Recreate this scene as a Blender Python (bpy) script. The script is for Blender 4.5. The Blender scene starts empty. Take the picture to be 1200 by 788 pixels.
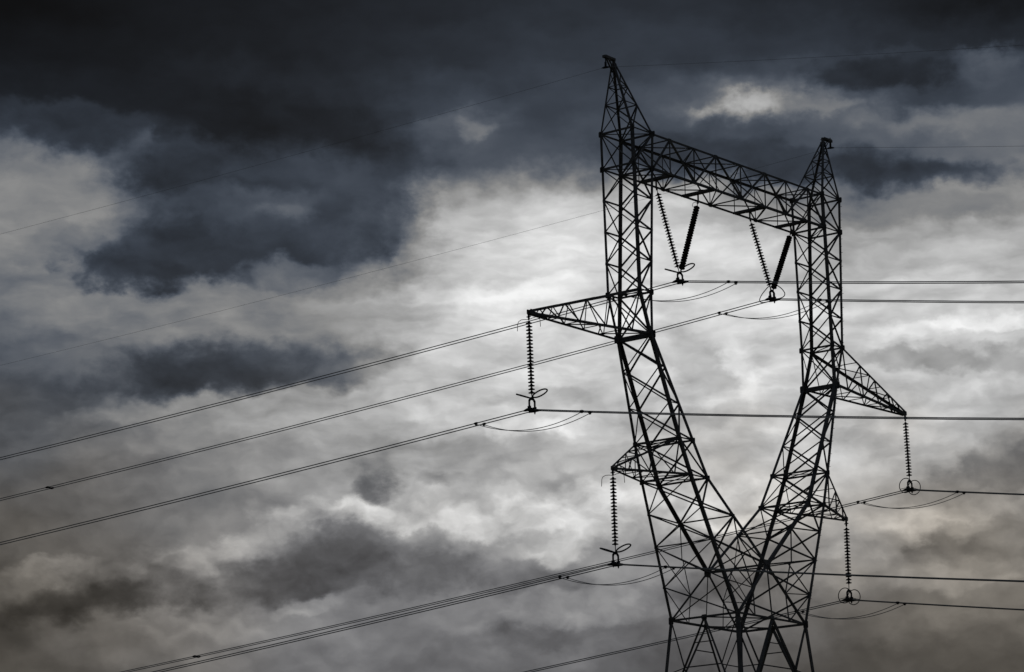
import bpy, math, random
from mathutils import Vector, Matrix

random.seed(7)
SC = bpy.context.scene
COL = SC.collection
GROUND_DROP = 26.85            # metres from the tower's waist ring down to the field

# ------------------------------------------------------------------ camera
cam_d = bpy.data.cameras.new("camera")
cam_d.sensor_fit = 'HORIZONTAL'
cam_d.sensor_width = 36.0
cam_d.lens = 36.0 * 3800.0 / 1200.0
cam_d.clip_start = 0.5
cam_d.clip_end = 20000.0
cam = bpy.data.objects.new("camera", cam_d)
COL.objects.link(cam)
right = Vector((0.6351387857676247, -0.7722491105113898, -0.015166876013038027))
up = Vector((-0.1659273388526034, -0.1555925125043512, 0.9737859560878237))
fwd = Vector((0.7543651907630154, 0.615972630371635, 0.22696007930499248))
m = Matrix((right, up, -fwd)).transposed().to_4x4()
m.translation = Vector((-146.38893472742456, -103.60389672113001, -25.15201137860782 + GROUND_DROP))
cam.matrix_world = m
SC.camera = cam

# ------------------------------------------------------------------ exposure
SC.view_settings.view_transform = 'Standard'
SC.view_settings.look = 'None'
SC.view_settings.exposure = 0.0
SC.view_settings.gamma = 1.0
SC.view_settings.use_curve_mapping = False

# ------------------------------------------------------------------ sun (behind the overcast, ahead of the camera)
SUN_AZ, SUN_EL = math.radians(38.6), math.radians(15.0)
sd = bpy.data.lights.new("sun", 'SUN')
sd.energy = 0.5
sd.angle = math.radians(12)
sd.color = (1.0, 0.95, 0.88)
sun = bpy.data.objects.new("sun", sd)
COL.objects.link(sun)
sdir = Vector((math.cos(SUN_AZ) * math.cos(SUN_EL), math.sin(SUN_AZ) * math.cos(SUN_EL), math.sin(SUN_EL)))
sun.rotation_euler = sdir.to_track_quat('Z', 'Y').to_euler()
sun.location = (0, 0, 80)

# ------------------------------------------------------------------ world: Nishita sky behind a storm overcast
world = bpy.data.worlds.new("World")
SC.world = world
world.use_nodes = True
NT = world.node_tree
NT.nodes.clear()


def nd(t, **kw):
    n = NT.nodes.new(t)
    for k, v in kw.items():
        setattr(n, k, v)
    return n


def put(sock, v):
    if isinstance(v, (int, float)):
        sock.default_value = v
    elif isinstance(v, (tuple, list)):
        sock.default_value = v
    else:
        NT.links.new(v, sock)


def M(op, a, b=None, c=None, clamp=False):
    n = nd('ShaderNodeMath', operation=op, use_clamp=clamp)
    put(n.inputs[0], a)
    if b is not None:
        put(n.inputs[1], b)
    if c is not None:
        put(n.inputs[2], c)
    return n.outputs[0]


def add(a, b): return M('ADD', a, b)
def sub(a, b): return M('SUBTRACT', a, b)
def mul(a, b): return M('MULTIPLY', a, b)


def vec(x, y, z=0.0):
    n = nd('ShaderNodeCombineXYZ')
    put(n.inputs[0], x); put(n.inputs[1], y); put(n.inputs[2], z)
    return n.outputs[0]


def noise(x, y, z, scale, detail=6.0, rough=0.55, dist=0.0, typ='FBM', lac=2.0):
    n = nd('ShaderNodeTexNoise', noise_dimensions='3D', noise_type=typ)
    put(n.inputs['Vector'], vec(x, y, z))
    n.inputs['Scale'].default_value = scale
    n.inputs['Detail'].default_value = detail
    n.inputs['Roughness'].default_value = rough
    n.inputs['Lacunarity'].default_value = lac
    n.inputs['Distortion'].default_value = dist
    return n.outputs[0]


def smooth(v, a, b, lo=0.0, hi=1.0):
    n = nd('ShaderNodeMapRange', interpolation_type='SMOOTHSTEP')
    put(n.inputs[0], v)
    for i, q in ((1, a), (2, b), (3, lo), (4, hi)):
        put(n.inputs[i], q)
    return n.outputs[0]


def lin(v, a, b, lo=0.0, hi=1.0):
    n = nd('ShaderNodeMapRange', interpolation_type='LINEAR', clamp=True)
    put(n.inputs[0], v)
    for i, q in ((1, a), (2, b), (3, lo), (4, hi)):
        put(n.inputs[i], q)
    return n.outputs[0]


def mixf(f, a, b):
    n = nd('ShaderNodeMix', data_type='FLOAT')
    put(n.inputs[0], f); put(n.inputs[2], a); put(n.inputs[3], b)
    return n.outputs[0]


def mixc(f, a, b):
    n = nd('ShaderNodeMix', data_type='RGBA')
    put(n.inputs[0], f); put(n.inputs[6], a); put(n.inputs[7], b)
    return n.outputs[2]


# --- sky coordinates: azimuth and elevation, in units of 0.0153 degree (azimuth grows to the left)
tc = nd('ShaderNodeTexCoord')
sep = nd('ShaderNodeSeparateXYZ')
NT.links.new(tc.outputs['Generated'], sep.inputs[0])
DX, DY, DZ = sep.outputs
az = mul(M('ARCTAN2', DY, DX), 180 / math.pi)
el = mul(M('ARCSINE', DZ), 180 / math.pi)
U0 = add(mul(sub(39.23, az), 1 / 0.015346), 600.0)
V0 = sub(394.0, mul(sub(el, 13.1), 1 / 0.015023))

# --- turbulence: clouds drawn out sideways, ragged at the small scale
wx1 = sub(noise(U0, mul(V0, 1.6), 3.1, 0.0065, 2.0, 0.45), 0.5)
wy1 = sub(noise(U0, mul(V0, 1.6), 47.7, 0.0065, 2.0, 0.45), 0.5)
wx2 = sub(noise(U0, mul(V0, 1.35), 11.3, 0.019, 10.0, 0.56), 0.5)
wy2 = sub(noise(U0, mul(V0, 1.35), 83.9, 0.019, 10.0, 0.56), 0.5)
U = add(U0, add(mul(wx1, 80.0), mul(wx2, 110.0)))
V = add(V0, add(mul(wy1, 50.0), mul(wy2, 64.0)))
# the cloud banks curl a little more
UB = add(U0, add(mul(wx1, 70.0), mul(wx2, 95.0)))
VB = add(V0, add(mul(wy1, 34.0), mul(wy2, 62.0)))

# --- broad brightness of the overcast (rows by elevation, columns by azimuth), 0..255
ROWS = [
    (0,   [19, 24, 29, 33, 37, 42, 47, 50, 50, 46, 41, 33, 22]),
    (60,  [25, 29, 32, 35, 41, 48, 54, 57, 58, 58, 52, 45, 40]),
    (120, [36, 36, 33, 34, 48, 65, 69, 69, 80, 92, 84, 68, 80]),
    (180, [102, 94, 48, 41, 62, 78, 82, 82, 76, 72, 84, 96, 112]),
    (240, [132, 128, 86, 80, 84, 156, 182, 194, 182, 140, 100, 120, 138]),
    (300, [126, 102, 86, 90, 110, 172, 209, 214, 209, 193, 176, 174, 166]),
    (360, [106, 124, 130, 132, 144, 190, 216, 220, 218, 210, 199, 200, 188]),
    (420, [86, 104, 120, 126, 140, 188, 203, 203, 203, 209, 201, 206, 196]),
    (480, [82, 104, 136, 148, 161, 182, 194, 195, 197, 203, 192, 186, 172]),
    (540, [88, 100, 118, 132, 150, 166, 176, 180, 184, 190, 186, 166, 142]),
    (600, [84, 94, 114, 134, 152, 162, 174, 174, 174, 174, 164, 144, 132]),
    (660, [85, 95, 115, 121, 121, 131, 145, 141, 129, 131, 141, 129, 121]),
    (720, [75, 95, 123, 131, 127, 123, 131, 139, 121, 109, 107, 111, 111]),
    (788, [68, 82, 104, 112, 110, 104, 104, 96, 82, 76, 74, 74, 76]),
]


def s2l(v):
    v = v / 255.0
    return v / 12.92 if v <= 0.04045 else ((v + 0.055) / 1.055) ** 2.4


fac = M('MULTIPLY', U, 1 / 1200.0, clamp=True)
grid = None
for i, (ry, vals) in enumerate(ROWS):
    r = nd('ShaderNodeValToRGB')
    cr = r.color_ramp
    cr.interpolation = 'CARDINAL'
    for k, v in enumerate(vals):
        e = cr.elements[k] if k < 2 else cr.elements.new(k / 12)
        e.position = k / 12
        g = v / 255.0
        e.color = (g, g, g, 1)
    NT.links.new(fac, r.inputs[0])
    s_ = nd('ShaderNodeSeparateColor')
    NT.links.new(r.outputs[0], s_.inputs[0])
    g = s_.outputs[0]
    grid = g if grid is None else mixf(smooth(V, ROWS[i - 1][0], ry), grid, g)

# --- shared texture fields
fine = sub(noise(add(U0, mul(wx2, 60.0)), mul(add(V0, mul(wy2, 30.0)), 2.6), 5.5, 0.0085, 7.0, 0.5), 0.5)   # drawn out vapour


def billow(dx, dy):
    return noise(add(add(U0, mul(wx2, 40.0)), dx), mul(add(add(V0, mul(wy2, 40.0)), dy), 1.3), 21.0, 0.015, 5.0, 0.45)


relief = sub(billow(0.0, 0.0), billow(3.0, -14.0))                      # bulges lit from above
relief = mul(relief, smooth(V0, 230.0, 620.0, 0.35, 1.3))
edge = sub(noise(add(U0, mul(wx2, 40.0)), mul(V0, 1.25), 71.0, 0.020, 10.0, 0.6), 0.5)      # ragged cloud edges

lum = grid
streak = sub(noise(add(U0, mul(wx2, 30.0)), mul(add(V0, add(mul(wy1, 40.0), mul(wy2, 22.0))), 3.6), 33.0, 0.0125, 4.0, 0.5), 0.5)
streak = mul(streak, mul(smooth(V0, 170.0, 270.0), smooth(V0, 620.0, 500.0)))
lum = M('MULTIPLY', lum, add(1.0, add(mul(streak, 0.50), add(mul(fine, 0.42), mul(relief, 0.45)))))


def cloud(cx, cy, rx, ry, target, opac=1.0, soft=0.5, rag=0.9, rot=0.0, fl=0.0):
    """a bank of cloud: ellipse in (azimuth, elevation) with ragged edge; fl>0 flattens its underside"""
    global lum
    x = sub(UB, cx); y = sub(VB, cy)
    if rot:
        c, s = math.cos(math.radians(rot)), math.sin(math.radians(rot))
        x, y = add(mul(x, c), mul(y, s)), sub(mul(y, c), mul(x, s))
    x = mul(x, 1.0 / rx); y = mul(y, 1.0 / ry)
    if fl:
        y = add(y, mul(M('MAXIMUM', y, 0.0), fl))
    d = M('SQRT', add(mul(x, x), mul(y, y)))
    d = add(d, mul(edge, rag))
    mask = mul(smooth(d, 1.0 + soft * 0.42, 1.0 - soft * 0.85, 0.0, 1.0), opac)
    lit = add(mul(fine, 0.55), mul(relief, 0.8))
    if target < 112:                                        # thin, backlit upper rim over a darker underside
        lit = add(lit, add(mul(smooth(y, -0.15, -1.05), 0.42), -0.05))
        lit = add(lit, mul(edge, 0.45))
    t = M('MULTIPLY', target / 255.0, add(1.0, lit))
    lum = mixf(mask, lum, t)


CLOUDS = [
    # cx, cy, rx, ry, grey, opacity, softness, raggedness, rotation, flatness
    (320, 150, 190, 80, 36, .8, .6, .8, 10, 0),         # belly of the black storm cloud
    (70, 150, 120, 26, 50, .7, .7, .8, 4, 0),
    (50, 220, 95, 46, 131, .9, .5, .6, 0, 0),           # pale gap at far left
    (160, 172, 30, 16, 92, .5, .8, 1.2, 20, 0),        # torn light edge
    (315, 222, 185, 56, 60, .92, .7, .8, 0, 0),
    (205, 198, 62, 42, 52, .9, .7, 1.0, 0, 0),         # middle grey between the two banks
    (262, 300, 190, 50, 56, .93, .5, .9, -4, .35),      # dark raft under it
    (205, 265, 80, 34, 62, .85, .6, 1.0, -28, 0),
    (130, 310, 70, 38, 64, .85, .5, 1.0, 6, .2),
    (410, 262, 95, 72, 68, .75, 1.0, .8, 15, 0),
    (315, 238, 70, 24, 88, .75, 1.1, .9, 4, 0),          # thinner, paler part between the banks
    (330, 240, 34, 12, 118, .6, 1.2, .8, 4, 0),
    (70, 282, 42, 18, 112, .7, .7, 1.1, -20, 0),
    (330, 318, 60, 16, 112, .7, .7, .9, -8, 0),
    (150, 352, 80, 13, 138, .5, .8, 1.0, -4, 0),
    (545, 155, 70, 24, 88, .75, .9, .9, -12, 0),
    (558, 149, 26, 10, 124, .7, 1.0, 1.2, -12, 0),
    (900, 128, 95, 28, 112, .9, .8, 1.0, -4, 0),        # torn bright hole right of the mast
    (888, 130, 58, 17, 182, .92, .9, 1.4, -6, 0),
    (985, 134, 60, 12, 120, .75, .9, 1.1, -4, 0),
    (1050, 94, 100, 22, 46, .85, .6, .9, -2, 0),
    (1165, 95, 50, 26, 92, .8, .8, 1.0, 0, 0),
    (1120, 156, 120, 18, 116, .85, .9, 1.1, 2, 0),
    (880, 192, 185, 32, 58, .92, .6, .6, 9, 0),         # dark bar behind the beam
    (1060, 210, 150, 26, 60, .93, .7, .8, 4, 0),
    (1120, 258, 120, 18, 122, .7, .8, .9, 0, 0),
    (590, 340, 70, 18, 238, .7, .9, 1.0, -10, 0),
    (245, 434, 165, 42, 62, .95, .6, .8, -5, .4),       # dark lens cloud
    (385, 425, 90, 30, 82, .7, .8, .8, -3, 0),
    (50, 465, 110, 50, 76, .6, .8, .6, 0, 0),
    (170, 485, 110, 16, 146, .6, .8, 1.0, -6, 0),
    (640, 470, 110, 14, 172, .6, .9, .9, -4, 0),
    (610, 505, 70, 12, 232, .6, .9, 1.0, -4, 0),
    (640, 555, 90, 20, 150, .6, .8, .9, 0, 0),
    (431, 570, 26, 38, 92, .9, 1.0, 1.1, 0, 0),          # small dark puff
    (500, 560, 34, 14, 136, .6, .7, 1.0, 0, 0),
    (430, 606, 130, 22, 200, .9, .6, 1.0, 2, .5),
    (300, 628, 80, 18, 160, .8, .7, 1.1, -16, .4),
    (525, 602, 90, 24, 198, .85, .6, 1.0, 4, .4),      # sunlit crest of the low cumulus
    (585, 612, 80, 28, 206, .95, .5, 1.0, -6, .4),
    (690, 600, 80, 38, 208, .9, .5, 1.0, -8, .4),
    (215, 655, 75, 26, 134, .85, .5, 1.1, -8, .5),
    (285, 650, 50, 20, 140, .8, .6, 1.1, -14, .5),
    (60, 672, 70, 22, 108, .8, .6, 1.1, -5, .5),
    (360, 662, 125, 50, 82, .92, .75, .8, -14, 0),      # its dark belly
    (475, 664, 90, 40, 96, .85, .8, .9, 0, 0),
    (590, 672, 90, 32, 104, .8, .6, .9, 0, 0),
    (370, 705, 60, 14, 142, .7, .7, 1.0, -10, .4),
    (95, 708, 135, 32, 56, .9, .8, .9, -6, .3),
    (210, 725, 60, 14, 120, .6, .8, 1.0, -4, .3),
    (825, 425, 60, 38, 164, .75, .8, 1.0, 30, 0),       # grey tufts inside the fork
    (872, 430, 20, 44, 232, .7, .9, 1.0, -15, 0),
    (800, 505, 90, 20, 168, .6, .8, .9, -5, 0),
    (1110, 398, 100, 17, 222, .9, .5, 1.0, -2, .6),     # ivory bank at the right
    (1100, 432, 120, 15, 156, .85, .7, .9, 2, 0),
    (1140, 466, 90, 16, 196, .7, .7, 1.0, -6, .4),
    (1060, 520, 90, 22, 160, .6, .8, .9, 0, 0),
    (1165, 560, 70, 40, 100, .85, .6, .9, -10, 0),
    (1090, 590, 70, 16, 142, .6, .7, 1.0, -6, .4),
    (1110, 655, 90, 20, 104, .65, .7, .9, -8, 0),
    (1050, 685, 90, 16, 126, .6, .7, 1.0, -4, .4),
    (865, 603, 80, 36, 210, .95, .5, 1.0, -12, .3),
    (665, 632, 70, 26, 182, .85, .5, 1.0, -12, .3),
    (1020, 640, 100, 26, 170, .85, .6, 1.1, -8, .5),
    (1120, 612, 90, 22, 158, .8, .6, 1.1, -8, .5),
    (1120, 690, 100, 18, 138, .8, .7, 1.1, -6, .5),
    (560, 560, 60, 12, 134, .5, .8, .9, 0, 0),
    (830, 700, 110, 34, 92, .7, .7, .9, 0, 0),
    (690, 705, 100, 24, 134, .75, .7, 1.0, -8, .4),
    (640, 745, 120, 18, 92, .6, .8, .9, -4, 0),
]
for c in CLOUDS:
    cloud(*c)

# --- everywhere else: a plain dark overcast
gen = mul(add(0.24, mul(fine, 0.35)), add(0.9, mul(wy1, 0.9)))
off = M('MAXIMUM', M('ABSOLUTE', mul(sub(U0, 600.0), 1 / 600.0)), M('ABSOLUTE', mul(sub(V0, 394.0), 1 / 394.0)))
behind = smooth(off, 1.35, 3.2)
lum = mixf(behind, lum, gen)
lum = M('MAXIMUM', lum, 0.03)
lum = M('MINIMUM', lum, 0.96)

# --- grey to colour: cool blue in the dark cloud, warm ivory in the lit and low cloud
radiance = M('POWER', lum, 2.25)
cool = smooth(add(V0, mul(wy1, 200.0)), 280.0, 740.0, 1.0, 0.0)
warm_r = smooth(add(V0, mul(wx1, 260.0)), 440.0, 720.0)
darkness = smooth(lum, 0.56, 0.22)
c1 = mixc(mul(darkness, cool), (0.995, 1.0, 1.0, 1), (0.77, 0.99, 1.37, 1))
flank = smooth(M('ABSOLUTE', sub(add(U0, mul(wx1, 200.0)), 560.0)), 140.0, 560.0, 0.12, 1.0)
lav = mixc(smooth(lum, 0.75, 0.3), c1, (0.965, 0.99, 1.09, 1))
c2 = mixc(mul(mul(warm_r, flank), 0.95), mixc(warm_r, c1, lav), (1.10, 1.0, 0.865, 1))
vm = nd('ShaderNodeVectorMath', operation='SCALE')
NT.links.new(c2, vm.inputs[0]); NT.links.new(radiance, vm.inputs['Scale'])

skyt = nd('ShaderNodeTexSky', sky_type='NISHITA')
skyt.sun_disc = False
skyt.sun_elevation = SUN_EL
skyt.sun_rotation = math.pi / 2 - SUN_AZ
bg_sky = nd('ShaderNodeBackground')
bg_sky.inputs['Strength'].default_value = 0.05
NT.links.new(skyt.outputs[0], bg_sky.inputs['Color'])
bg_cloud = nd('ShaderNodeBackground')
bg_cloud.inputs['Strength'].default_value = 1.0
NT.links.new(vm.outputs[0], bg_cloud.inputs['Color'])
mx = nd('ShaderNodeMixShader')
mx.inputs[0].default_value = 0.996
NT.links.new(bg_sky.outputs[0], mx.inputs[1])
NT.links.new(bg_cloud.outputs[0], mx.inputs[2])
wo = nd('ShaderNodeOutputWorld')
NT.links.new(mx.outputs[0], wo.inputs['Surface'])

# ------------------------------------------------------------------ materials


def material(name, base, rough=0.6, metal=0.0, var=0.25, scale=3.0, tint=None, spec=0.4):
    mt = bpy.data.materials.new(name)
    mt.use_nodes = True
    t = mt.node_tree
    b = t.nodes['Principled BSDF']
    co = t.nodes.new('ShaderNodeTexCoord')
    n = t.nodes.new('ShaderNodeTexNoise')
    n.inputs['Scale'].default_value = scale
    n.inputs['Detail'].default_value = 6
    t.links.new(co.outputs['Object'], n.inputs['Vector'])
    r = t.nodes.new('ShaderNodeValToRGB')
    lo = [c * (1 - var) for c in base]
    hi = [c * (1 + var) for c in (tint or base)]
    r.color_ramp.elements[0].position = 0.3
    r.color_ramp.elements[1].position = 0.7
    r.color_ramp.elements[0].color = (*lo, 1)
    r.color_ramp.elements[1].color = (*hi, 1)
    t.links.new(n.outputs[0], r.inputs[0])
    t.links.new(r.outputs[0], b.inputs['Base Color'])
    b.inputs['Roughness'].default_value = rough
    b.inputs['Metallic'].default_value = metal
    b.inputs['Specular IOR Level'].default_value = spec
    return mt


STEEL = material("weathered_steel", (0.19, 0.192, 0.195), 0.6, 0.2, 0.35, 1.5, (0.22, 0.205, 0.19))
FITTING = material("forged_fitting", (0.07, 0.07, 0.072), 0.55, 0.4, 0.3, 9.0)
PORCELAIN = material("glazed_porcelain", (0.045, 0.035, 0.032), 0.5, 0.0, 0.3, 6.0)
CABLE = material("stranded_cable", (0.60, 0.60, 0.60), 0.95, 0.0, 0.2, 2.0, None, 0.0)

# ------------------------------------------------------------------ object helpers


def link(name, verts, faces, mat, parent=None, smooth_=False):
    me = bpy.data.meshes.new(name)
    me.from_pydata([tuple(v) for v in verts], [], faces)
    me.validate()
    me.update()
    me.materials.append(mat)
    if smooth_:
        for p in me.polygons:
            p.use_smooth = True
    o = bpy.data.objects.new(name, me)
    COL.objects.link(o)
    if parent:
        o.parent = parent
    return o


def thing(name, label, cat, loc, group=None):
    o = bpy.data.objects.new(name, None)
    o.empty_display_size = 0.5
    COL.objects.link(o)
    o.location = loc
    o['label'] = label
    o['category'] = cat
    if group:
        o['group'] = group
    return o


class MB:
    """collects bars, plates, tubes and lathed shapes into one mesh"""
    def __init__(s):
        s.v, s.f = [], []

    def bar(s, p, q, size, e1=None, e2=None, th=None, shift=True):
        """steel angle (L section) from p to q, flanges along e1 and e2"""
        p, q = Vector(p), Vector(q)
        d = (q - p)
        if d.length < 1e-4:
            return
        d.normalize()
        if e1 is None:
            e1 = Vector((0.3, 0.9, 0.2))
        a = Vector(e1); a = a - d * a.dot(d)
        if a.length < 1e-3:
            a = d.orthogonal()
        a.normalize()
        b = Vector(e2) if e2 is not None else d.cross(a)
        b = b - d * b.dot(d) - a * b.dot(a)
        if b.length < 1e-3:
            b = d.cross(a)
        b.normalize()
        t = th or max(0.010, size * 0.1)
        prof = [(0, 0), (size, 0), (size, t), (t, t), (t, size), (0, size)]
        o = Vector((0, 0, 0))
        if shift:                                           # back to the section's middle + a bolt-up clearance
            o = -(a + b) * size * 0.28 + b * random.uniform(-0.012, 0.012) + a * random.uniform(-0.004, 0.004)
        n = len(s.v)
        for e in (p, q):
            for x, y in prof:
                s.v.append(e + o + a * x + b * y)
        for i in range(6):
            j = (i + 1) % 6
            s.f.append((n + i, n + j, n + 6 + j, n + 6 + i))
        s.f.append((n + 0, n + 3, n + 2, n + 1)); s.f.append((n + 0, n + 5, n + 4, n + 3))
        s.f.append((n + 6, n + 7, n + 8, n + 9)); s.f.append((n + 6, n + 9, n + 10, n + 11))

    def plate(s, c, e1, e2, w, h, th=0.014, cut=0.28):
        """gusset plate: chamfered rectangle centred on c in the plane of e1,e2"""
        c = Vector(c)
        a = Vector(e1).normalized()
        b = Vector(e2); b = (b - a * b.dot(a)).normalized()
        nrm = a.cross(b) * (th / 2)
        c = c + a.cross(b) * random.uniform(-0.01, 0.01)
        x, y, k = w * 0.36, h * 0.36, cut
        pr = [(-x, -y * (1 - k)), (-x * (1 - k), -y), (x * (1 - k), -y), (x, -y * (1 - k)),
              (x, y * (1 - k)), (x * (1 - k), y), (-x * (1 - k), y), (-x, y * (1 - k))]
        n = len(s.v)
        for sg in (-1, 1):
            for px, py in pr:
                s.v.append(c + a * px + b * py + nrm * sg)
        s.f.append(tuple(n + i for i in range(7, -1, -1)))
        s.f.append(tuple(n + 8 + i for i in range(8)))
        for i in range(8):
            j = (i + 1) % 8
            s.f.append((n + i, n + j, n + 8 + j, n + 8 + i))

    def tube(s, pts, r, seg=8, closed=False):
        pts = [Vector(p) for p in pts]
        n = len(s.v); N = len(pts)
        pa = None
        for i, p in enumerate(pts):
            if closed:
                d = pts[(i + 1) % N] - pts[i - 1]
            else:
                d = pts[min(i + 1, N - 1)] - pts[max(i - 1, 0)]
            d.normalize()
            if pa is None:
                pa = d.orthogonal().normalized()
            pa = (pa - d * pa.dot(d)).normalized()
            pb = d.cross(pa)
            rr = r[i] if isinstance(r, (list, tuple)) else r
            for k in range(seg):
                t = 2 * math.pi * k / seg
                s.v.append(p + pa * math.cos(t) * rr + pb * math.sin(t) * rr)
        for i in range(N if closed else N - 1):
            i2 = (i + 1) % N
            for k in range(seg):
                k2 = (k + 1) % seg
                s.f.append((n + i * seg + k, n + i * seg + k2, n + i2 * seg + k2, n + i2 * seg + k))
        if not closed:
            s.f.append(tuple(n + k for k in range(seg - 1, -1, -1)))
            s.f.append(tuple(n + (N - 1) * seg + k for k in range(seg)))

    def lathe(s, p, axis, prof, seg=14):
        """prof = (radius, distance along axis) pairs"""
        s.tube([Vector(p) + Vector(axis).normalized() * h for _, h in prof], [max(r, 0.002) for r, _ in prof], seg)

    def box(s, c, ex, ey, ez):
        c, ex, ey, ez = Vector(c), Vector(ex), Vector(ey), Vector(ez)
        n = len(s.v)
        for a in (-1, 1):
            for b in (-1, 1):
                for d in (-1, 1):
                    s.v.append(c + ex * a + ey * b + ez * d)
        for q in ((0, 1, 3, 2), (4, 6, 7, 5), (0, 4, 5, 1), (2, 3, 7, 6), (0, 2, 6, 4), (1, 5, 7, 3)):
            s.f.append(tuple(n + i for i in q))

    def build(s, name, mat, parent=None, smooth_=False):
        return link(name, s.v, s.f, mat, parent, smooth_)


# ------------------------------------------------------------------ ground: one open field reaching the horizon
def make_ground():
    v, f = [], []
    n = 80
    def co(i):                                              # finer near the tower
        t = (i / n) * 2 - 1
        return math.copysign(abs(t) ** 2.4, t) * 9000.0
    for j in range(n + 1):
        for i in range(n + 1):
            x, y = co(i), co(j)
            r = math.hypot(x, y)
            h = 0.0
            if r > 30:
                h = (math.sin(x * 0.011 + 1.3) * math.cos(y * 0.013) * 0.5) * min(1, (r - 30) / 200)
            if math.hypot(x + 146.4, y + 103.6) < 60:
                h = 0.0
            v.append((x, y, h))
    for j in range(n):
        for i in range(n):
            a = j * (n + 1) + i
            f.append((a, a + 1, a + n + 2, a + n + 1))
    mt = material("field_grass", (0.045, 0.06, 0.028), 0.95, 0.0, 0.4, 0.05, (0.075, 0.075, 0.04))
    g = link("ground", v, f, mt, None, True)
    g['kind'] = 'structure'


make_ground()

# ------------------------------------------------------------------ the lattice tower
G0 = 0.0
Z = {'T': 26.203, 'B': 24.197, 'a': 17.124, 'w': 14.776, 'u': 9.252, 'l': 7.278, 'c': 3.036, 'g': 0.0}
OUT = [(26.203, 10.142), (17.124, 9.838), (14.776, 9.02), (9.252, 7.159), (7.278, 6.411), (0.0, 3.240)]
INN = [(26.203, 8.335), (17.124, 8.788), (14.776, 8.86), (9.252, 5.906), (7.278, 4.867), (3.036, 0.0)]
YY = [(26.203, 1.094), (17.124, 1.087), (14.776, 1.130), (9.252, 1.5075), (7.278, 1.672), (3.036, 2.0095), (0.0, 2.254)]


def ev(tab, z):
    if z >= tab[0][0]:
        return tab[0][1]
    for (z0, a), (z1, b) in zip(tab, tab[1:]):
        if z1 <= z <= z0:
            return a + (b - a) * (z - z0) / (z1 - z0)
    return tab[-1][1]


def P(s, io, ys, z):
    """point of a main chord: s = side, io = outer/inner, ys = front or back"""
    return Vector((s * ev(OUT if io == 'o' else INN, z), ys * ev(YY, z), z))


tower = thing("lattice_tower", "tall dark steel lattice transmission tower with Y shaped fork and two pointed peaks",
              "electricity pylon", (0, 0, GROUND_DROP))
NX, NY, NZ = Vector((1, 0, 0)), Vector((0, 1, 0)), Vector((0, 0, 1))
SUBC, LAC, LAC2 = 0.055, 0.08, 0.095


def mid(a, b, t=0.5):
    return Vector(a).lerp(Vector(b), t)


def xpanel(mb, a0, a1, b0, b1, sz, n):
    mb.bar(a0, b1, sz, None, n); mb.bar(b0, a1, sz, None, n)


def chord(s, io, ys, zs, size, parent, bolts=False):
    mb = MB()
    pts = [P(s, io, ys, z) for z in zs]
    inx = Vector((-s if io == 'o' else s, 0, 0))
    for p, q in zip(pts, pts[1:]):
        mb.bar(p, q, size, inx, Vector((0, -ys, 0)), th=size * 0.13)
        if bolts:
            L = (q - p).length
            k = 0.0
            sg = 1
            while k < L:
                c = p.lerp(q, k / L)
                e = Vector((sg > 0 and -inx.x or 0, sg < 0 and ys or 0, 0)).normalized()
                mb.tube([c - e * 0.02, c + e * 0.16], 0.013, 5)
                sg = -sg
                k += 0.42
    return mb.build("chord", STEEL, parent)


COLZ = [Z['T'], Z['B'], 22.43, 20.66, 18.89, Z['a'], Z['w']]
LEGZ = [Z['w'], 13.05, 11.15, Z['u'], Z['l']]

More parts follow.
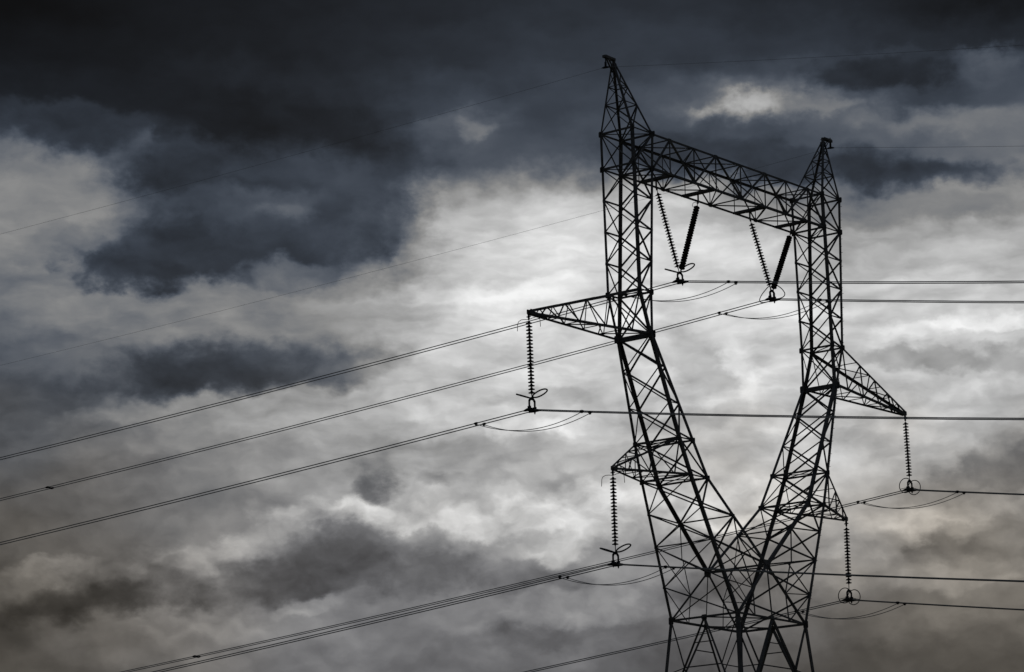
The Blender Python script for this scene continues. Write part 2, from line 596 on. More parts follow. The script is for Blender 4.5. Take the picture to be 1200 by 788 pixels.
for s in (-1, 1):
    # ---------------- upright column between waist and beam
    mb = MB()
    for k, (z0, z1) in enumerate(zip(COLZ, COLZ[1:])):
        for io in 'oi':
            n = NX * (s if io == 'o' else -s)
            xpanel(mb, P(s, io, 1, z0), P(s, io, 1, z1), P(s, io, -1, z0), P(s, io, -1, z1), LAC, n)
        for ys in (-1, 1):
            a, b = ('o', 'i') if (k + (ys > 0)) % 2 else ('i', 'o')
            if k < 5:
                mb.bar(P(s, a, ys, z0), P(s, b, ys, z1), LAC, None, NY * ys)
            else:
                mb.bar(P(s, 'i', ys, z0), P(s, 'o', ys, z0 * .45 + z1 * .55), SUBC, None, NY * ys)
    for z in COLZ[:-1]:
        for ys in (-1, 1):
            mb.bar(P(s, 'o', ys, z), P(s, 'i', ys, z), LAC, NZ, NY * ys)
    for z in (Z['T'], Z['B'], Z['a']):
        for io in 'oi':
            mb.bar(P(s, io, 1, z), P(s, io, -1, z), LAC2, NZ, NX)
        mb.bar(P(s, 'o', 1, z), P(s, 'i', -1, z), SUBC, NZ)
    for z in (Z['T'], Z['B'], Z['a']):
        for io in 'oi':
            for ys in (-1, 1):
                p = P(s, io, ys, z)
                mb.plate(p + NX * 0.02 * (s if io == 'o' else -s), NY, NZ, 0.42, 0.46)
                mb.plate(p + NY * 0.02 * ys, NX, NZ, 0.40, 0.42)
    for z in COLZ[2:5]:
        for io in 'oi':
            for ys in (-1, 1):
                mb.plate(P(s, io, ys, z) + NX * 0.015 * (s if io == 'o' else -s), NY, NZ, 0.2, 0.26)
    col = mb.build("column", STEEL, tower)
    for io in 'oi':
        for ys in (-1, 1):
            chord(s, io, ys, [Z['T'], Z['B'], Z['a'], Z['w']], 0.155, col, bolts=(io == 'o' and ys < 0))

    # ---------------- waist: heavy ring where the column meets the sloping leg
    mb = MB()
    zw = Z['w']
    for dz in (0.0, -0.13):
        for io in 'oi':
            mb.bar(P(s, io, 1, zw) + NZ * dz, P(s, io, -1, zw) + NZ * dz, 0.11, NZ, NX)
    for ys in (-1, 1):
        c = mid(P(s, 'o', ys, zw), P(s, 'i', ys, zw))
        mb.plate(c + NY * ys * 0.03, NX, NZ, 0.44, 0.62, 0.03)
        mb.plate(c + NX * 0.17 * s, NY, NZ, 0.42, 0.60, 0.02)
        mb.plate(c - NX * 0.17 * s, NY, NZ, 0.42, 0.60, 0.02)
    mb.bar(P(s, 'o', 1, zw), P(s, 'i', -1, zw), 0.07, NZ)
    mb.build("waist_ring", STEEL, tower)

    # ---------------- sloping leg of the fork
    mb = MB()
    for k, (z0, z1) in enumerate(zip(LEGZ, LEGZ[1:])):
        for io in 'oi':
            n = NX * (s if io == 'o' else -s)
            xpanel(mb, P(s, io, 1, z0), P(s, io, 1, z1), P(s, io, -1, z0), P(s, io, -1, z1), LAC, n)
        for ys in (-1, 1):
            a, b = ('o', 'i') if k % 2 else ('i', 'o')
            if k:
                mb.bar(P(s, a, ys, z0), P(s, b, ys, z1), 0.07, None, NY * ys)
            mb.bar(P(s, 'o', ys, z1), P(s, 'i', ys, z1), LAC if k > 1 else SUBC, NZ, NY * ys)
    for z in (Z['u'], Z['l']):
        for io in 'oi':
            mb.bar(P(s, io, 1, z), P(s, io, -1, z), LAC2, NZ, NX)
        mb.bar(P(s, 'o', 1, z), P(s, 'i', -1, z), SUBC, NZ)
        mb.bar(P(s, 'i', 1, z), P(s, 'o', -1, z), SUBC, NZ)
        for io in 'oi':
            for ys in (-1, 1):
                p = P(s, io, ys, z)
                mb.plate(p + NX * 0.02 * (s if io == 'o' else -s), NY, NZ, 0.36, 0.42)
                mb.plate(p + NY * 0.02 * ys, NX, NZ, 0.36, 0.38)
    # below the lower arm the inner chords run in to the crotch
    oz = [Z['l'], 5.6, 3.87, 1.77, 0.0]
    for k, (z0, z1) in enumerate(zip(oz, oz[1:])):
        xpanel(mb, P(s, 'o', 1, z0), P(s, 'o', 1, z1), P(s, 'o', -1, z0), P(s, 'o', -1, z1), LAC, NX * s)
    iz = [Z['l'], 5.45, Z['c'] + 0.05]
    for z0, z1 in zip(iz, iz[1:]):
        xpanel(mb, P(s, 'i', 1, z0), P(s, 'i', 1, z1), P(s, 'i', -1, z0), P(s, 'i', -1, z1), LAC, NX * -s)
    mb.bar(P(s, 'i', 1, 5.45), P(s, 'i', -1, 5.45), 0.07, NZ, NX)
    mb.bar(P(s, 'o', 1, 3.87), P(s, 'o', -1, 3.87), 0.06, NZ, NX)
    for ys in (-1, 1):
        n = NY * ys
        c = Vector((0, ys * ev(YY, Z['c']), Z['c']))
        g0 = P(s, 'o', ys, 0.0)
        rm = Vector((0, ys * ev(YY, 0), 0.0))
        A = lambda z: P(s, 'o', ys, z)
        B = P(s, 'i', ys, 5.45)
        for p, q, w in ((P(s, 'i', ys, Z['l']), A(5.6), LAC), (A(5.6), B, LAC), (B, A(3.87), LAC), (A(3.87), c, LAC),
                        (c, g0, 0.12)):
            mb.bar(p, q, w, None, n)
        md = mid(c, g0, 0.48)
        for p, q in ((A(3.87), md), (A(1.77), md), (A(1.77), mid(A(3.87), c, .58)), (A(1.77), mid(g0, rm)), (mid(A(3.87), c, .5), B),
                     (mid(A(3.87), c, .52), md), (mid(g0, rm), md)):
            mb.bar(p, q, SUBC, None, n)
        mb.plate(B + n * 0.02, NX, NZ, 0.3, 0.3)
        for z in (5.6, 3.87, 1.77):
            mb.plate(A(z) + n * 0.02, NX, NZ, 0.24, 0.26)
    leg = mb.build("sloping_leg", STEEL, tower)
    for ys in (-1, 1):
        chord(s, 'o', ys, [Z['w'], Z['u'], Z['l'], 0.0], 0.175, leg, bolts=(ys < 0))
        chord(s, 'i', ys, [Z['w'], Z['u'], Z['l'], Z['c']], 0.175, leg)

    # ---------------- pointed peak carrying the earth wire
    mb = MB()
    ap = Vector((s * 10.25, 0, 30.0))
    base = [P(s, 'o', 1, Z['T']), P(s, 'o', -1, Z['T']), P(s, 'i', -1, Z['T']), P(s, 'i', 1, Z['T'])]
    tops = [ap + Vector((s * 0.09 * (1 if i < 2 else -1), 0.09 * (1 if i in (0, 3) else -1), -0.05)) for i in range(4)]
    at = lambda i, t: base[i % 4].lerp(tops[i % 4], t)
    for i in range(4):
        n = (at(i, 0) + at(i + 1, 0)) / 2 - Vector((s * 9.24, 0, Z['T']))
        mb.bar(at(i, .42), at(i + 1, .42), 0.06, NZ, n)
        mb.bar(at(i, .68), at(i + 1, .68), 0.05, NZ, n)
        mb.bar(at(i, 0), at(i + 1, .42), 0.065, None, n)
        mb.bar(at(i + 1, .42), at(i, .68), 0.05, None, n)
        mb.bar(at(i, .68), at(i + 1, .88), 0.05, None, n)
        if i % 2 == 0:
            mb.bar(at(i + 1, 0), at(i, .42), 0.065, None, n)
    mb.plate(ap + NY * 0.10 - NZ * .12, NX, NZ, 0.34, 0.5)
    mb.plate(ap - NY * 0.10 - NZ * .12, NX, NZ, 0.34, 0.5)
    pk = mb.build("peak", STEEL, tower)
    for i in range(4):
        c2 = MB()
        c2.bar(base[i], tops[i], 0.105, Vector((-s if i < 2 else s, 0, 0)), Vector((0, -1 if i in (0, 3) else 1, 0)), th=0.014)
        c2.build("chord", STEEL, pk)
    hk = MB()
    tip = Vector((s * 11.08, 0, 30.28))
    for y in (-0.09, 0.09):
        hk.bar(ap + Vector((-s * 0.04, y, 0.24)), tip + NY * y * 0.7, 0.12, NZ, NY)
        hk.bar(ap + Vector((s * 0.0, y, -0.45)), tip + NY * y * 0.7 - NX * s * 0.2, 0.07, NZ, NY)
    hk.box(ap + NZ * 0.15, NX * 0.06, NY * 0.07, NZ * 0.16)
    hk.box(tip - NX * s * 0.12 - NZ * 0.02, NX * 0.2, NY * 0.1, NZ * 0.07)
    hk.build("bracket", STEEL, pk)

    # ---------------- long upper arm
    mb = MB()
    t = Vector((s * 18.1, 0, 14.58))
    tc_ = [P(s, 'o', ys, Z['a']) for ys in (1, -1)]
    bc = [P(s, 'o', ys, Z['w']) for ys in (1, -1)]
    tt = [t + Vector((-s * .05, y * .10, .06)) for y in (1, -1)]
    bt = [t + Vector((-s * .05, y * .10, -.10)) for y in (1, -1)]
    for j in range(2):
        n = NY * (1 - 2 * j)
        tp = [tc_[j].lerp(tt[j], q) for q in (0, .27, .50, .70, .86, 1)]
        bp = [bc[j].lerp(bt[j], q) for q in (0, .16, .38, .60, .78, .92)]
        for k in range(5):
            mb.bar(tp[k], bp[k + 1], 0.06, None, n)
            mb.bar(bp[k + 1], tp[k + 1], 0.06, None, n)
            if k in (1, 2):
                mb.bar(bp[k], tp[k], 0.05, None, n)
    qs = (0, .22, .42, .60, .76, .9)
    for k in range(5):
        for (c_, e_, w) in ((bc, bt, 0.065), (tc_, tt, 0.055)):
            a, b = (0, 1) if k % 2 else (1, 0)
            mb.bar(c_[a].lerp(e_[a], qs[k]), c_[b].lerp(e_[b], qs[k + 1]), w, None, NZ)
            if k:
                mb.bar(c_[0].lerp(e_[0], qs[k]), c_[1].lerp(e_[1], qs[k]), 0.05, None, NZ)
    for y in (-.12, .12):
        mb.plate(t + NY * y - NX * s * 0.18, NX, NZ, 0.55, 0.38, 0.016)
    arm = mb.build("cross_arm", STEEL, tower)
    for j in range(2):
        for p, q, w in ((tc_[j], tt[j], 0.14), (bc[j], bt[j], 0.125)):
            c2 = MB()
            c2.bar(p, q, w, Vector((0, -1 + 2 * j, 0)), NZ if p is bc[j] else -NZ, th=0.016)
            c2.build("chord", STEEL, arm)
    for j in range(2):
        pass
    hg = MB()
    hg.box(t - NZ * 0.2, NX * 0.012, NY * 0.07, NZ * 0.14)
    hg.tube([t + NY * .14 - NZ * .28, t - NY * .14 - NZ * .28], 0.03, 8)
    hg.build("hanger", FITTING, arm)

    # ---------------- short lower arm
    mb = MB()
    t = Vector((s * 11.18, 0, 7.22))
    tc_ = [P(s, 'o', ys, Z['u']) for ys in (1, -1)]
    bc = [P(s, 'o', ys, Z['l']) for ys in (1, -1)]
    tt = [t + Vector((-s * .05, y * .10, .07)) for y in (1, -1)]
    bt = [t + Vector((-s * .05, y * .10, -.07)) for y in (1, -1)]
    for j in range(2):
        n = NY * (1 - 2 * j)
        tp = [tc_[j].lerp(tt[j], q) for q in (0, .40, .74, .95)]
        bp = [bc[j].lerp(bt[j], q) for q in (0, .22, .55, .82)]
        for k in range(3):
            mb.bar(tp[k], bp[k + 1], 0.06, None, n)
            mb.bar(bp[k + 1], tp[k + 1], 0.05, None, n)
    qs = (0, .34, .62, .84)
    for k in range(3):
        for (c_, e_) in ((bc, bt), (tc_, tt)):
            a, b = (0, 1) if k % 2 else (1, 0)
            mb.bar(c_[a].lerp(e_[a], qs[k]), c_[b].lerp(e_[b], qs[k + 1]), 0.055, None, NZ)
            if k:
                mb.bar(c_[0].lerp(e_[0], qs[k]), c_[1].lerp(e_[1], qs[k]), 0.05, None, NZ)
    for y in (-.12, .12):
        mb.plate(t + NY * y - NX * s * 0.14, NX, NZ, 0.42, 0.34, 0.016)
    arm = mb.build("cross_arm", STEEL, tower)
    for j in range(2):
        for p, q, w in ((tc_[j], tt[j], 0.10), (bc[j], bt[j], 0.11)):
            c2 = MB()
            c2.bar(p, q, w, Vector((0, -1 + 2 * j, 0)), NZ if p is bc[j] else -NZ, th=0.014)
            c2.build("chord", STEEL, arm)
    hg = MB()
    hg.box(t - NZ * 0.18, NX * 0.012, NY * 0.07, NZ * 0.13)
    hg.tube([t + NY * .14 - NZ * .26, t - NY * .14 - NZ * .26], 0.03, 8)
    hg.build("hanger", FITTING, arm)

# ---------------- box beam across the top
mb = MB()
XB = 8.335
yb = ev(YY, Z['B'])
yt = ev(YY, Z['T'])
TN = [-XB, -6.75, -2.4, 2.4, 6.75, XB]
BN = [-XB - .06, -4.5, 0.0, 4.5, XB + .06]
for ys in (-1, 1):
    n = NY * ys
    Tn = [Vector((x, ys * yt, Z['T'])) for x in TN]
    Bn = [Vector((x, ys * yb, Z['B'])) for x in BN]
    for p, q in ((Tn[1], Bn[0]), (Tn[1], Bn[1]), (Tn[2], Bn[1]), (Tn[2], Bn[2]), (Tn[3], Bn[2]), (Tn[3], Bn[3]),
                 (Tn[4], Bn[3]), (Tn[4], Bn[4])):
        mb.bar(p, q, 0.095, None, n)
    for x in (-6.75, -2.4, 2.4, 6.75):
        mb.bar(Vector((x, ys * yt, Z['T'])), Vector((x, ys * yb, Z['B'])), SUBC, None, n)
    for k, x in enumerate((-4.5, 0.0, 4.5)):
        mb.bar(Vector((x, ys * yb, Z['B'])), Vector((x, ys * yt, Z['T'])), SUBC, None, n)
        mb.bar(Vector((x - 1.05, ys * (yt + yb) / 2, (Z['T'] + Z['B']) / 2)), Vector((x, ys * yt, Z['T'])), SUBC, None, n)
        mb.bar(Vector((x + 1.05, ys * (yt + yb) / 2, (Z['T'] + Z['B']) / 2)), Vector((x, ys * yt, Z['T'])), SUBC, None, n)
    for p in Tn[1:5] + Bn[1:4]:
        mb.plate(p + n * 0.02 + NZ * (-.06 if p.z > 25 else .06), NX, NZ, 0.46, 0.36)
# top and bottom plan bracing
xs = [-XB, -6.75, -4.5, -2.4, 0, 2.4, 4.5, 6.75, XB]
for k in range(8):
    a, b = (1, -1) if k % 2 else (-1, 1)
    mb.bar(Vector((xs[k], a * yt, Z['T'])), Vector((xs[k + 1], b * yt, Z['T'])), 0.065, None, NZ)
    mb.bar(Vector((xs[k], -a * yb, Z['B'])), Vector((xs[k + 1], -b * yb, Z['B'])), 0.07, None, NZ)
for x in xs[1:-1]:
    mb.bar(Vector((x, yt, Z['T'])), Vector((x, -yt, Z['T'])), 0.06, NZ, NX)
    mb.bar(Vector((x, yb, Z['B'])), Vector((x, -yb, Z['B'])), 0.06, NZ, NX)
    if x in (-6.75, -2.4, 2.4, 6.75, 0):
        mb.bar(Vector((x, yt, Z['T'])), Vector((x, -yb, Z['B'])), SUBC, None, NX)
beam = mb.build("top_beam", STEEL, tower)
for ys in (-1, 1):
    for (y, z, sg) in ((yt, Z['T'], -1), (yb, Z['B'], 1)):
        c2 = MB()
        c2.bar(Vector((-XB, ys * y, z)), Vector((XB, ys * y, z)), 0.125, Vector((0, -ys, 0)), NZ * sg, th=0.016)
        c2.build("chord", STEEL, beam)
VTOP = {'V1': (-6.62, -2.68), 'V2': (2.36, 6.52)}
for k in ('V1', 'V2'):
    for x in VTOP[k]:
        hb = MB()
        for d in (-.11, .11):
            hb.bar(Vector((x + d, yb, Z['B'] - .02)), Vector((x + d, -yb, Z['B'] - .02)), 0.12, NZ, NX)
        hb.plate(Vector((x, 0, Z['B'] - .06)), NX, NY, 0.52, 0.9, 0.02)
        hb.box(Vector((x, 0, Z['B'] - .3)), NX * 0.07, NY * 0.012, NZ * 0.24)
        hb.tube([Vector((x, .1, Z['B'] - .5)), Vector((x, -.1, Z['B'] - .5))], 0.028, 8)
        hb.build("hanger_beam", STEEL, beam)

# ---------------- crotch joints and lower waist ring
mb = MB()
for ys in (-1, 1):
    c = Vector((0, ys * ev(YY, Z['c']), Z['c']))
    mb.plate(c + NY * ys * 0.03, NX, NZ, 0.85, 0.75, 0.025, .35)
    mb.bar(c, Vector((0, ys * ev(YY, 0), 0)), 0.06, None, NY * ys)
mb.bar(Vector((0, 2.0, Z['c'])), Vector((0, -2.0, Z['c'])), 0.10, NZ, NX)
mb.build("crotch_joint", STEEL, tower)

mb = MB()
xg, yg = 3.24, 2.254
cs = [Vector((-xg, yg, 0)), Vector((-xg, -yg, 0)), Vector((xg, -yg, 0)), Vector((xg, yg, 0))]
for i in range(4):
    p, q = cs[i], cs[(i + 1) % 4]
    n = (p + q)
    mb.bar(p, q, 0.12, NZ, n)
    r, t = cs[(i + 1) % 4], cs[(i + 2) % 4]
    mb.bar(mid(p, q), mid(r, t), 0.075, NZ)
    mb.plate(mid(p, q) + n.normalized() * .02, (q - p), NZ, 0.5, 0.4)
    mb.plate(p + NX * (.02 if p.x > 0 else -.02), NY, NZ, 0.45, 0.6)
    mb.plate(p + NY * (.02 if p.y > 0 else -.02), NX, NZ, 0.45, 0.6)
mb.build("base_ring", STEEL, tower)

# ---------------- spreading lower body down to the field
LV = [0.0, -6.0, -14.5, -GROUND_DROP]
FL = 0.088


def LG(sx, sy, z):
    return Vector((sx * (xg - z * FL), sy * (yg - z * FL), z))


sg4 = [(-1, 1), (-1, -1), (1, -1), (1, 1)]
mb = MB()
for i in range(4):
    a, b = sg4[i], sg4[(i + 1) % 4]
    n = Vector((a[0] + b[0], a[1] + b[1], 0))
    for z0, z1 in zip(LV, LV[1:]):
        p0, q0, p1, q1 = LG(*a, z0), LG(*b, z0), LG(*a, z1), LG(*b, z1)
        mm = mid(p0, q0)
        for off in (-.05, .05):
            pass
        mb.bar(mm, p1, 0.13, None, n); mb.bar(mm, q1, 0.13, None, n)
        for (e0, e1) in ((p0, p1), (q0, q1)):
            h = mid(mm, e1, .45)
            mb.bar(e0, h, 0.075, None, n)
            mb.bar(mid(e0, e1, .5), h, 0.06, None, n)
            mb.bar(mid(e0, e1, .5), mid(mm, e1, .74), 0.06, None, n)
        mb.bar(mid(mm, p1, .23), mid(mm, q1, .23), 0.055, NZ, n)
        mb.bar(mid(mm, p1, .45), mid(mm, q1, .45), 0.07, NZ, n)
        if z1 > -GROUND_DROP + 1:
            mb.bar(p1, q1, 0.11, NZ, n)
lb = mb.build("lower_body", STEEL, tower)
for i, (sx, sy) in enumerate(sg4):
    c2 = MB()
    c2.bar(LG(sx, sy, 0), LG(sx, sy, LV[-1]), 0.20, Vector((-sx, 0, 0)), Vector((0, -sy, 0)), th=0.024)
    c2.build("chord", STEEL, lb)

# ------------------------------------------------------------------ insulator strings
DISC = None


def disc_mesh():
    global DISC
    if DISC:
        return DISC
    mb = MB()
    mb.lathe((0, 0, 0), (0, 0, -1), [(.02, -.004), (.062, .0), (.070, .045), (.085, .060), (.150, .078), (.176, .096), (.180, .112), (.168, .124),
                                     (.130, .116), (.122, .134), (.095, .122), (.088, .140), (.05, .134), (.034, .17), (.03, .196)], 18)
    o = mb.build("disc", PORCELAIN, None, True)
    DISC = o.data
    bpy.data.objects.remove(o)
    return DISC


def loop_pts(c, e1, e2, a, b, n=28, sq=2.3):
    pts = []
    for k in range(n):
        t = 2 * math.pi * k / n
        ct, st = math.cos(t), math.sin(t)
        pts.append(Vector(c) + Vector(e1) * a * math.copysign(abs(ct) ** (2 / sq), ct) + Vector(e2) * b * math.copysign(abs(st) ** (2 / sq), st))
    return pts


def string(root, p, q, pitch=0.19, top_gap=0.25, bot_gap=0.2):
    """discs from p down to q (local to root), each disc a part of its own"""
    p, q = Vector(p), Vector(q)
    d = (q - p); L = d.length; d.normalize()
    rot = Vector((0, 0, -1)).rotation_difference(d)
    n = int((L - top_gap - bot_gap) / pitch)
    st = top_gap
    lk = MB()
    lk.tube([p, p + d * (st + .03)], 0.022, 8)
    lk.box(p + d * 0.1, Vector((0.03, 0, 0)), Vector((0, 0.045, 0)), d * 0.06)
    lk.build("link", FITTING, root, True)
    lk = MB()
    lk.tube([q - d * (L - st - n * pitch + 0.02), q], 0.024, 8)
    lk.build("socket", FITTING, root, True)
    for k in range(n):
        o = bpy.data.objects.new("insulator_disc", disc_mesh())
        COL.objects.link(o)
        o.parent = root
        o.location = p + d * (st + k * pitch)
        o.rotation_mode = 'QUATERNION'
        o.rotation_quaternion = rot
    return p + d * st


def yoke(root, c, hang):
    """bowed yoke: a top lug, two drop straps and two suspension clamps; c.z = conductor height, hang = yoke top"""
    zc, top = c.z, hang.z
    mb = MB()
    prof = [(-.10, top + .05), (.10, top + .05), (.27, top - .12), (.27, zc + .10), (.18, zc + .10), (.18, top - .20), (.10, top - .10),
            (-.10, top - .10), (-.18, top - .20), (-.18, zc + .10), (-.27, zc + .10), (-.27, top - .12)]
    n = len(prof)
    mb.v += [Vector((x, y, z)) for y in (-.03, .03) for x, z in prof]
    quads = [(0, 1, 6, 7), (1, 2, 5, 6), (2, 3, 4, 5), (0, 7, 8, 11), (8, 9, 10, 11)]
    for q in quads:
        mb.f.append(tuple(reversed(q))); mb.f.append(tuple(n + i for i in q))
    for i in range(n):
        j = (i + 1) % n
        mb.f.append((i, j, n + j, n + i))
    yk = mb.build("yoke_plate", FITTING, root)
    for x in (-.225, .225):
        cl = MB()
        cl.box((x, 0, zc + .07), NX * .03, NY * .10, NZ * .11)
        cl.tube([(x, y, zc - abs(y) * .12 + .01) for y in (-.40, -.26, -.1, .1, .26, .40)], [.03, .065, .09, .09, .065, .03], 10)
        cl.tube([(x, 0, zc + .1), (x, 0, zc - .12), (x, 0, zc - .2)], [.06, .05, .02], 6)
        cl.build("suspension_clamp", FITTING, root, False)
    return yk


def horns(root, p, drop=0.5, reach=0.75):
    for sg in (-1, 1):
        mb = MB()
        mb.tube([p + Vector((0, sg * r, z)) for r, z in ((0.02, 0.0), (.25, .05), (.5, .07), (reach - .06, .0), (reach, -.12), (reach + .03, -drop))], 0.017, 6)
        mb.build("arcing_horn", FITTING, root, True)


def bow_rings(root, c):
    """racket shaped corona rings splayed up along the line, fore and aft"""
    for sg in (-1, 1):
        t = math.radians(21)
        e1 = Vector((0, sg * math.cos(t), math.sin(t)))
        mb = MB()
        mb.tube(loop_pts(c + e1 * 0.58, e1, NX, 0.44, 0.30, sq=2.2), 0.040, 8, True)
        mb.tube([c, c + e1 * 0.17], 0.028, 6)
        mb.build("corona_ring", FITTING, root, True)


def wheel_rings(root, c):
    """round corona rings standing upright on both sides of the clamps"""
    for sg in (-1, 1):
        mb = MB()
        cc = c + NX * sg * 0.48
        mb.tube(loop_pts(cc, NY, NZ, 0.44, 0.44, 32, 2.0), 0.026, 8, True)
        for a in (25, 155):
            d = Vector((0, math.cos(math.radians(a)), -math.sin(math.radians(a))))
            mb.tube([c + NX * sg * 0.1 + NZ * -.05, cc + d * 0.42], 0.016, 6)
        mb.build("corona_ring", FITTING, root, True)


def drop_rings(root, c):
    for sg in (-1, 1):
        mb = MB()
        pts = [(.22, .46), (.36, .44), (.55, .30), (.78, .10), (.95, -.14), (.96, -.28), (.86, -.38), (.66, -.42), (.4, -.42), (.22, -.40), (.16, -.2), (.18, .1)]
        pp = [c + Vector((sg * .12, sg * y, z)) for y, z in pts]
        sm = []
        N = len(pp)
        for i in range(N):                                   # closed Catmull-Rom
            p0, p1, p2, p3 = pp[i - 1], pp[i], pp[(i + 1) % N], pp[(i + 2) % N]
            for t in (0, .33, .66):
                sm.append(0.5 * ((2 * p1) + (p2 - p0) * t + (2 * p0 - 5 * p1 + 4 * p2 - p3) * t * t + (3 * p1 - p0 - 3 * p2 + p3) * t ** 3))
        mb.tube(sm, 0.027, 8, True)
        mb.build("corona_ring", FITTING, root, True)


HZ = GROUND_DROP
ATT = {'UL': (-17.95, 9.34), 'UR': (18.3, 9.92), 'LL': (-11.1, 2.02), 'LR': (11.2, 2.47), 'V1': (-4.62, 18.68), 'V2': (4.35, 19.27)}
GI = "suspension insulator strings on the tower"
ARM_TIPS = {'UL': (-18.1, 14.30), 'UR': (18.1, 14.30), 'LL': (-11.18, 6.96), 'LR': (11.18, 6.96)}
SLAB = {
    'UL': "upper left insulator string with splayed racket rings hanging from the long left cross arm",
    'UR': "upper right insulator string with round rings hanging from the long right cross arm",
    'LL': "lower left insulator string with splayed racket rings hanging from the short left cross arm",
    'LR': "lower right insulator string with round rings hanging from the short right cross arm",
}
for k in ('UL', 'LL', 'UR', 'LR'):
    tx, tz = ARM_TIPS[k]
    ax, az_ = ATT[k]
    root = thing("insulator_string", SLAB[k], "insulator", (tx, 0, tz + HZ), GI)
    bot = Vector((ax - tx, 0, az_ - tz))
    left = k[1] == 'L'
    yt_ = bot + NZ * (0.62 if left else 0.55)
    string(root, (0, 0, 0), yt_, 0.185)
    # the yoke hangs centred under the string
    sub_ = bpy.data.objects.new("x", None)
    yk_c = bot
    ch0 = len(root.children)
    before = set(o.name for o in COL.objects)
    yoke(root, Vector((0, 0, bot.z)), Vector((0, 0, yt_.z)))
    if left:
        bow_rings(root, Vector((0, 0, yt_.z - .02)))
        horns(root, Vector((0, 0, -.16)))
    else:
        wheel_rings(root, Vector((0, 0, bot.z + .20)))
    for o in COL.objects:
        if o.name not in before and o.parent == root:
            o.location.x += bot.x if not o.name.startswith("arcing") else 0
    bpy.data.objects.remove(sub_)

VLAB = {
    'V1': "V shaped pair of insulator strings under the beam next to the left column",
    'V2': "V shaped pair of insulator strings under the beam next to the right column",
}
for k in ('V1', 'V2'):
    ax, az_ = ATT[k]
    root = thing("insulator_string", VLAB[k], "insulator", (ax, 0, Z['B'] - .5 + HZ), "V shaped insulator pairs under the beam")
    bot = Vector((0, 0, az_ - (Z['B'] - .5)))
    yt_ = bot + NZ * 0.52
    for j, x in enumerate(VTOP[k]):
        sx = -1 if j == 0 else 1
        string(root, (x - ax, 0, 0), yt_ + Vector((sx * .10, 0, .06)), 0.172, 0.32 if k == 'V1' else 0.28, 0.12)
    yoke(root, bot, yt_)
    if k == 'V1':
        bow_rings(root, yt_ - NZ * 0.03)
        mb = MB()
        pt = Vector((VTOP[k][1] - ax, 0, -.12))
        mb.tube([pt + Vector((0, y, z)) for y, z in ((.02, 0), (.2, .12), (.36, .10), (.42, -.03), (.36, -.14))], .015, 6)
        mb.build("arcing_horn", FITTING, root, True)
    else:
        drop_rings(root, bot + NZ * 0.36)

# ------------------------------------------------------------------ conductors (twin bundles) and earth wires
SLOPE = {'V1': (-.056, -.181), 'V2': (-.065, -.184), 'UL': (-.0626, -.171), 'LL': (-.081, -.157), 'UR': (-.0843, -.168), 'LR': (-.087, -.160)}
KL, KR = 0.0002, 0.0004


def wz(k, y):
    mL, mR = SLOPE[k]
    a = abs(y)
    return (mL * a + KL * a * a) if y > 0 else (mR * a + KR * a * a)


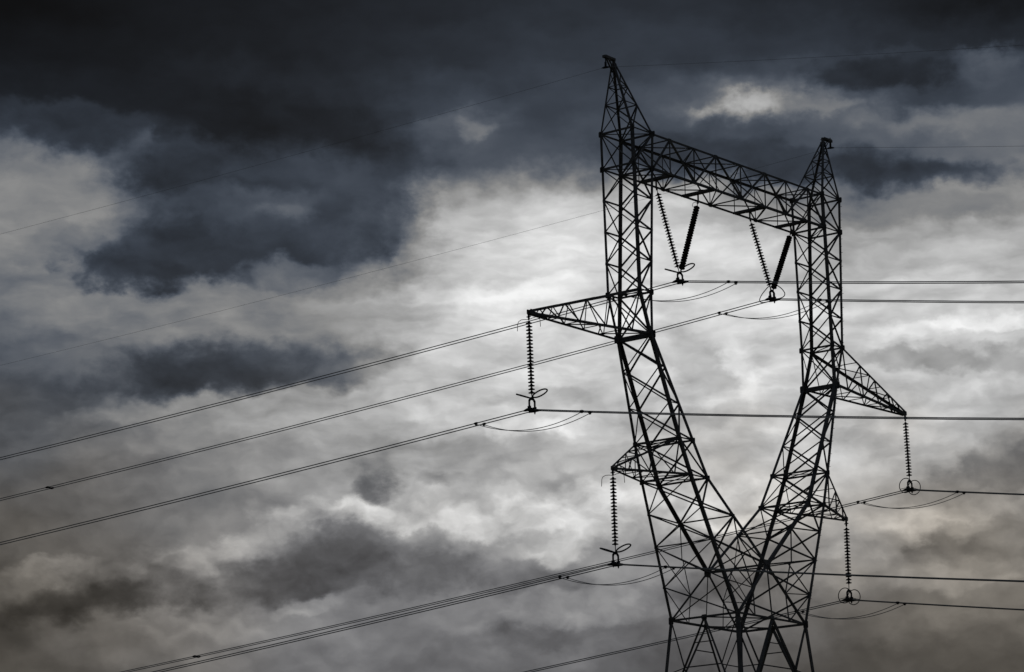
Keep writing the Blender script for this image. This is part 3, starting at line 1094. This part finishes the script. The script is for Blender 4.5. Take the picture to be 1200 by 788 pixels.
YS = [-320, -280, -240, -210, -180, -150, -125, -100, -80, -64, -50, -40, -32, -25, -19, -14, -10, -7, -4.5, -2.5, -1.2, -.4, 0,
      .4, 1.2, 2.5, 4.5, 7, 10, 14, 19, 25, 32, 40, 50, 60, 70, 82, 95, 110, 130, 150, 175, 200, 230, 260, 290, 320]
BLAB = {
    'V1': "twin conductor line running from the left V shaped insulator pair under the beam",
    'V2': "twin conductor line running from the right V shaped insulator pair under the beam",
    'UL': "twin conductor line held by the upper left insulator string",
    'UR': "twin conductor line held by the upper right insulator string",
    'LL': "twin conductor line held by the lower left insulator string",
    'LR': "twin conductor line held by the lower right insulator string",
}
SPACERS = {'V1': [85], 'V2': [61, 118], 'UL': [72], 'UR': [60.5, 120], 'LL': [70], 'LR': [62]}
for k in ('V1', 'V2', 'UL', 'LL', 'UR', 'LR'):
    ax, az_ = ATT[k]
    root = thing("conductor_line", BLAB[k], "power line", (ax, 0, az_ + HZ), "twin conductor lines on the tower")
    for x in (-.225, .225):
        mb = MB()
        mb.tube([(x, y, wz(k, y)) for y in YS], 0.028, 8)
        mb.build("conductor", CABLE, root, True)
        lp = MB()
        y0, y1 = -3.45 - (.18 if x > 0 else 0), 3.45 + (.18 if x < 0 else 0)
        pts = []
        for i in range(25):
            t = i / 24
            y = y0 + (y1 - y0) * t
            base_z = wz(k, y0) * (1 - t) + wz(k, y1) * t
            pts.append((x * 1.0, y, base_z - .045 - 0.62 * (1 - (2 * t - 1) ** 2) ** 1.0))
        lp.tube(pts, 0.019, 6)
        lp.build("damper_loop", CABLE, root, True)
        for y in (y0, y1):
            cp = MB()
            z = wz(k, y)
            cp.tube([(x, y - .11, wz(k, y - .11)), (x, y, z), (x, y + .11, wz(k, y + .11))], [.045, .065, .045], 8)
            cp.box((x, y, z - .04), NX * .03, NY * .05, NZ * .07)
            cp.build("wire_clamp", FITTING, root)
    for y in SPACERS[k]:
        sp = MB()
        z = wz(k, y)
        sp.box((0, y, z), NX * .225, NY * .03, NZ * .045)
        for x in (-.225, .225):
            sp.tube([(x, y - .16, wz(k, y - .16)), (x, y, z), (x, y + .16, wz(k, y + .16))], [.05, .08, .05], 8)
        sp.build("spacer", FITTING, root)

EL = {'left': (-11.0, 29.66, -.0216, -.183, "thin earth wire strung over the left peak of the tower"),
      'right': (11.06, 29.86, -.0426, -.197, "thin earth wire strung over the right peak of the tower")}
for nm, (x, z, mL, mR, lab) in EL.items():
    root = thing("earth_wire", lab, "power line", (x, 0, z + HZ), "earth wires over the peaks")
    f_ = lambda y: (mL * abs(y) + KL * y * y) if y > 0 else (mR * abs(y) + KR * y * y)
    mb = MB()
    mb.tube([(0, y, f_(y)) for y in YS], 0.0075, 8)
    mb.build("cable", CABLE, root, True)
    cl = MB()
    cl.tube([(0, y, f_(y) + .0) for y in (-.26, -.12, 0, .12, .26)], [.03, .06, .075, .06, .03], 10)
    cl.box((0, 0, .14), NX * .035, NY * .05, NZ * .16)
    cl.tube([(0, 0, .2), (0, 0, .62)], 0.03, 8)
    cl.build("wire_clamp", FITTING, root)
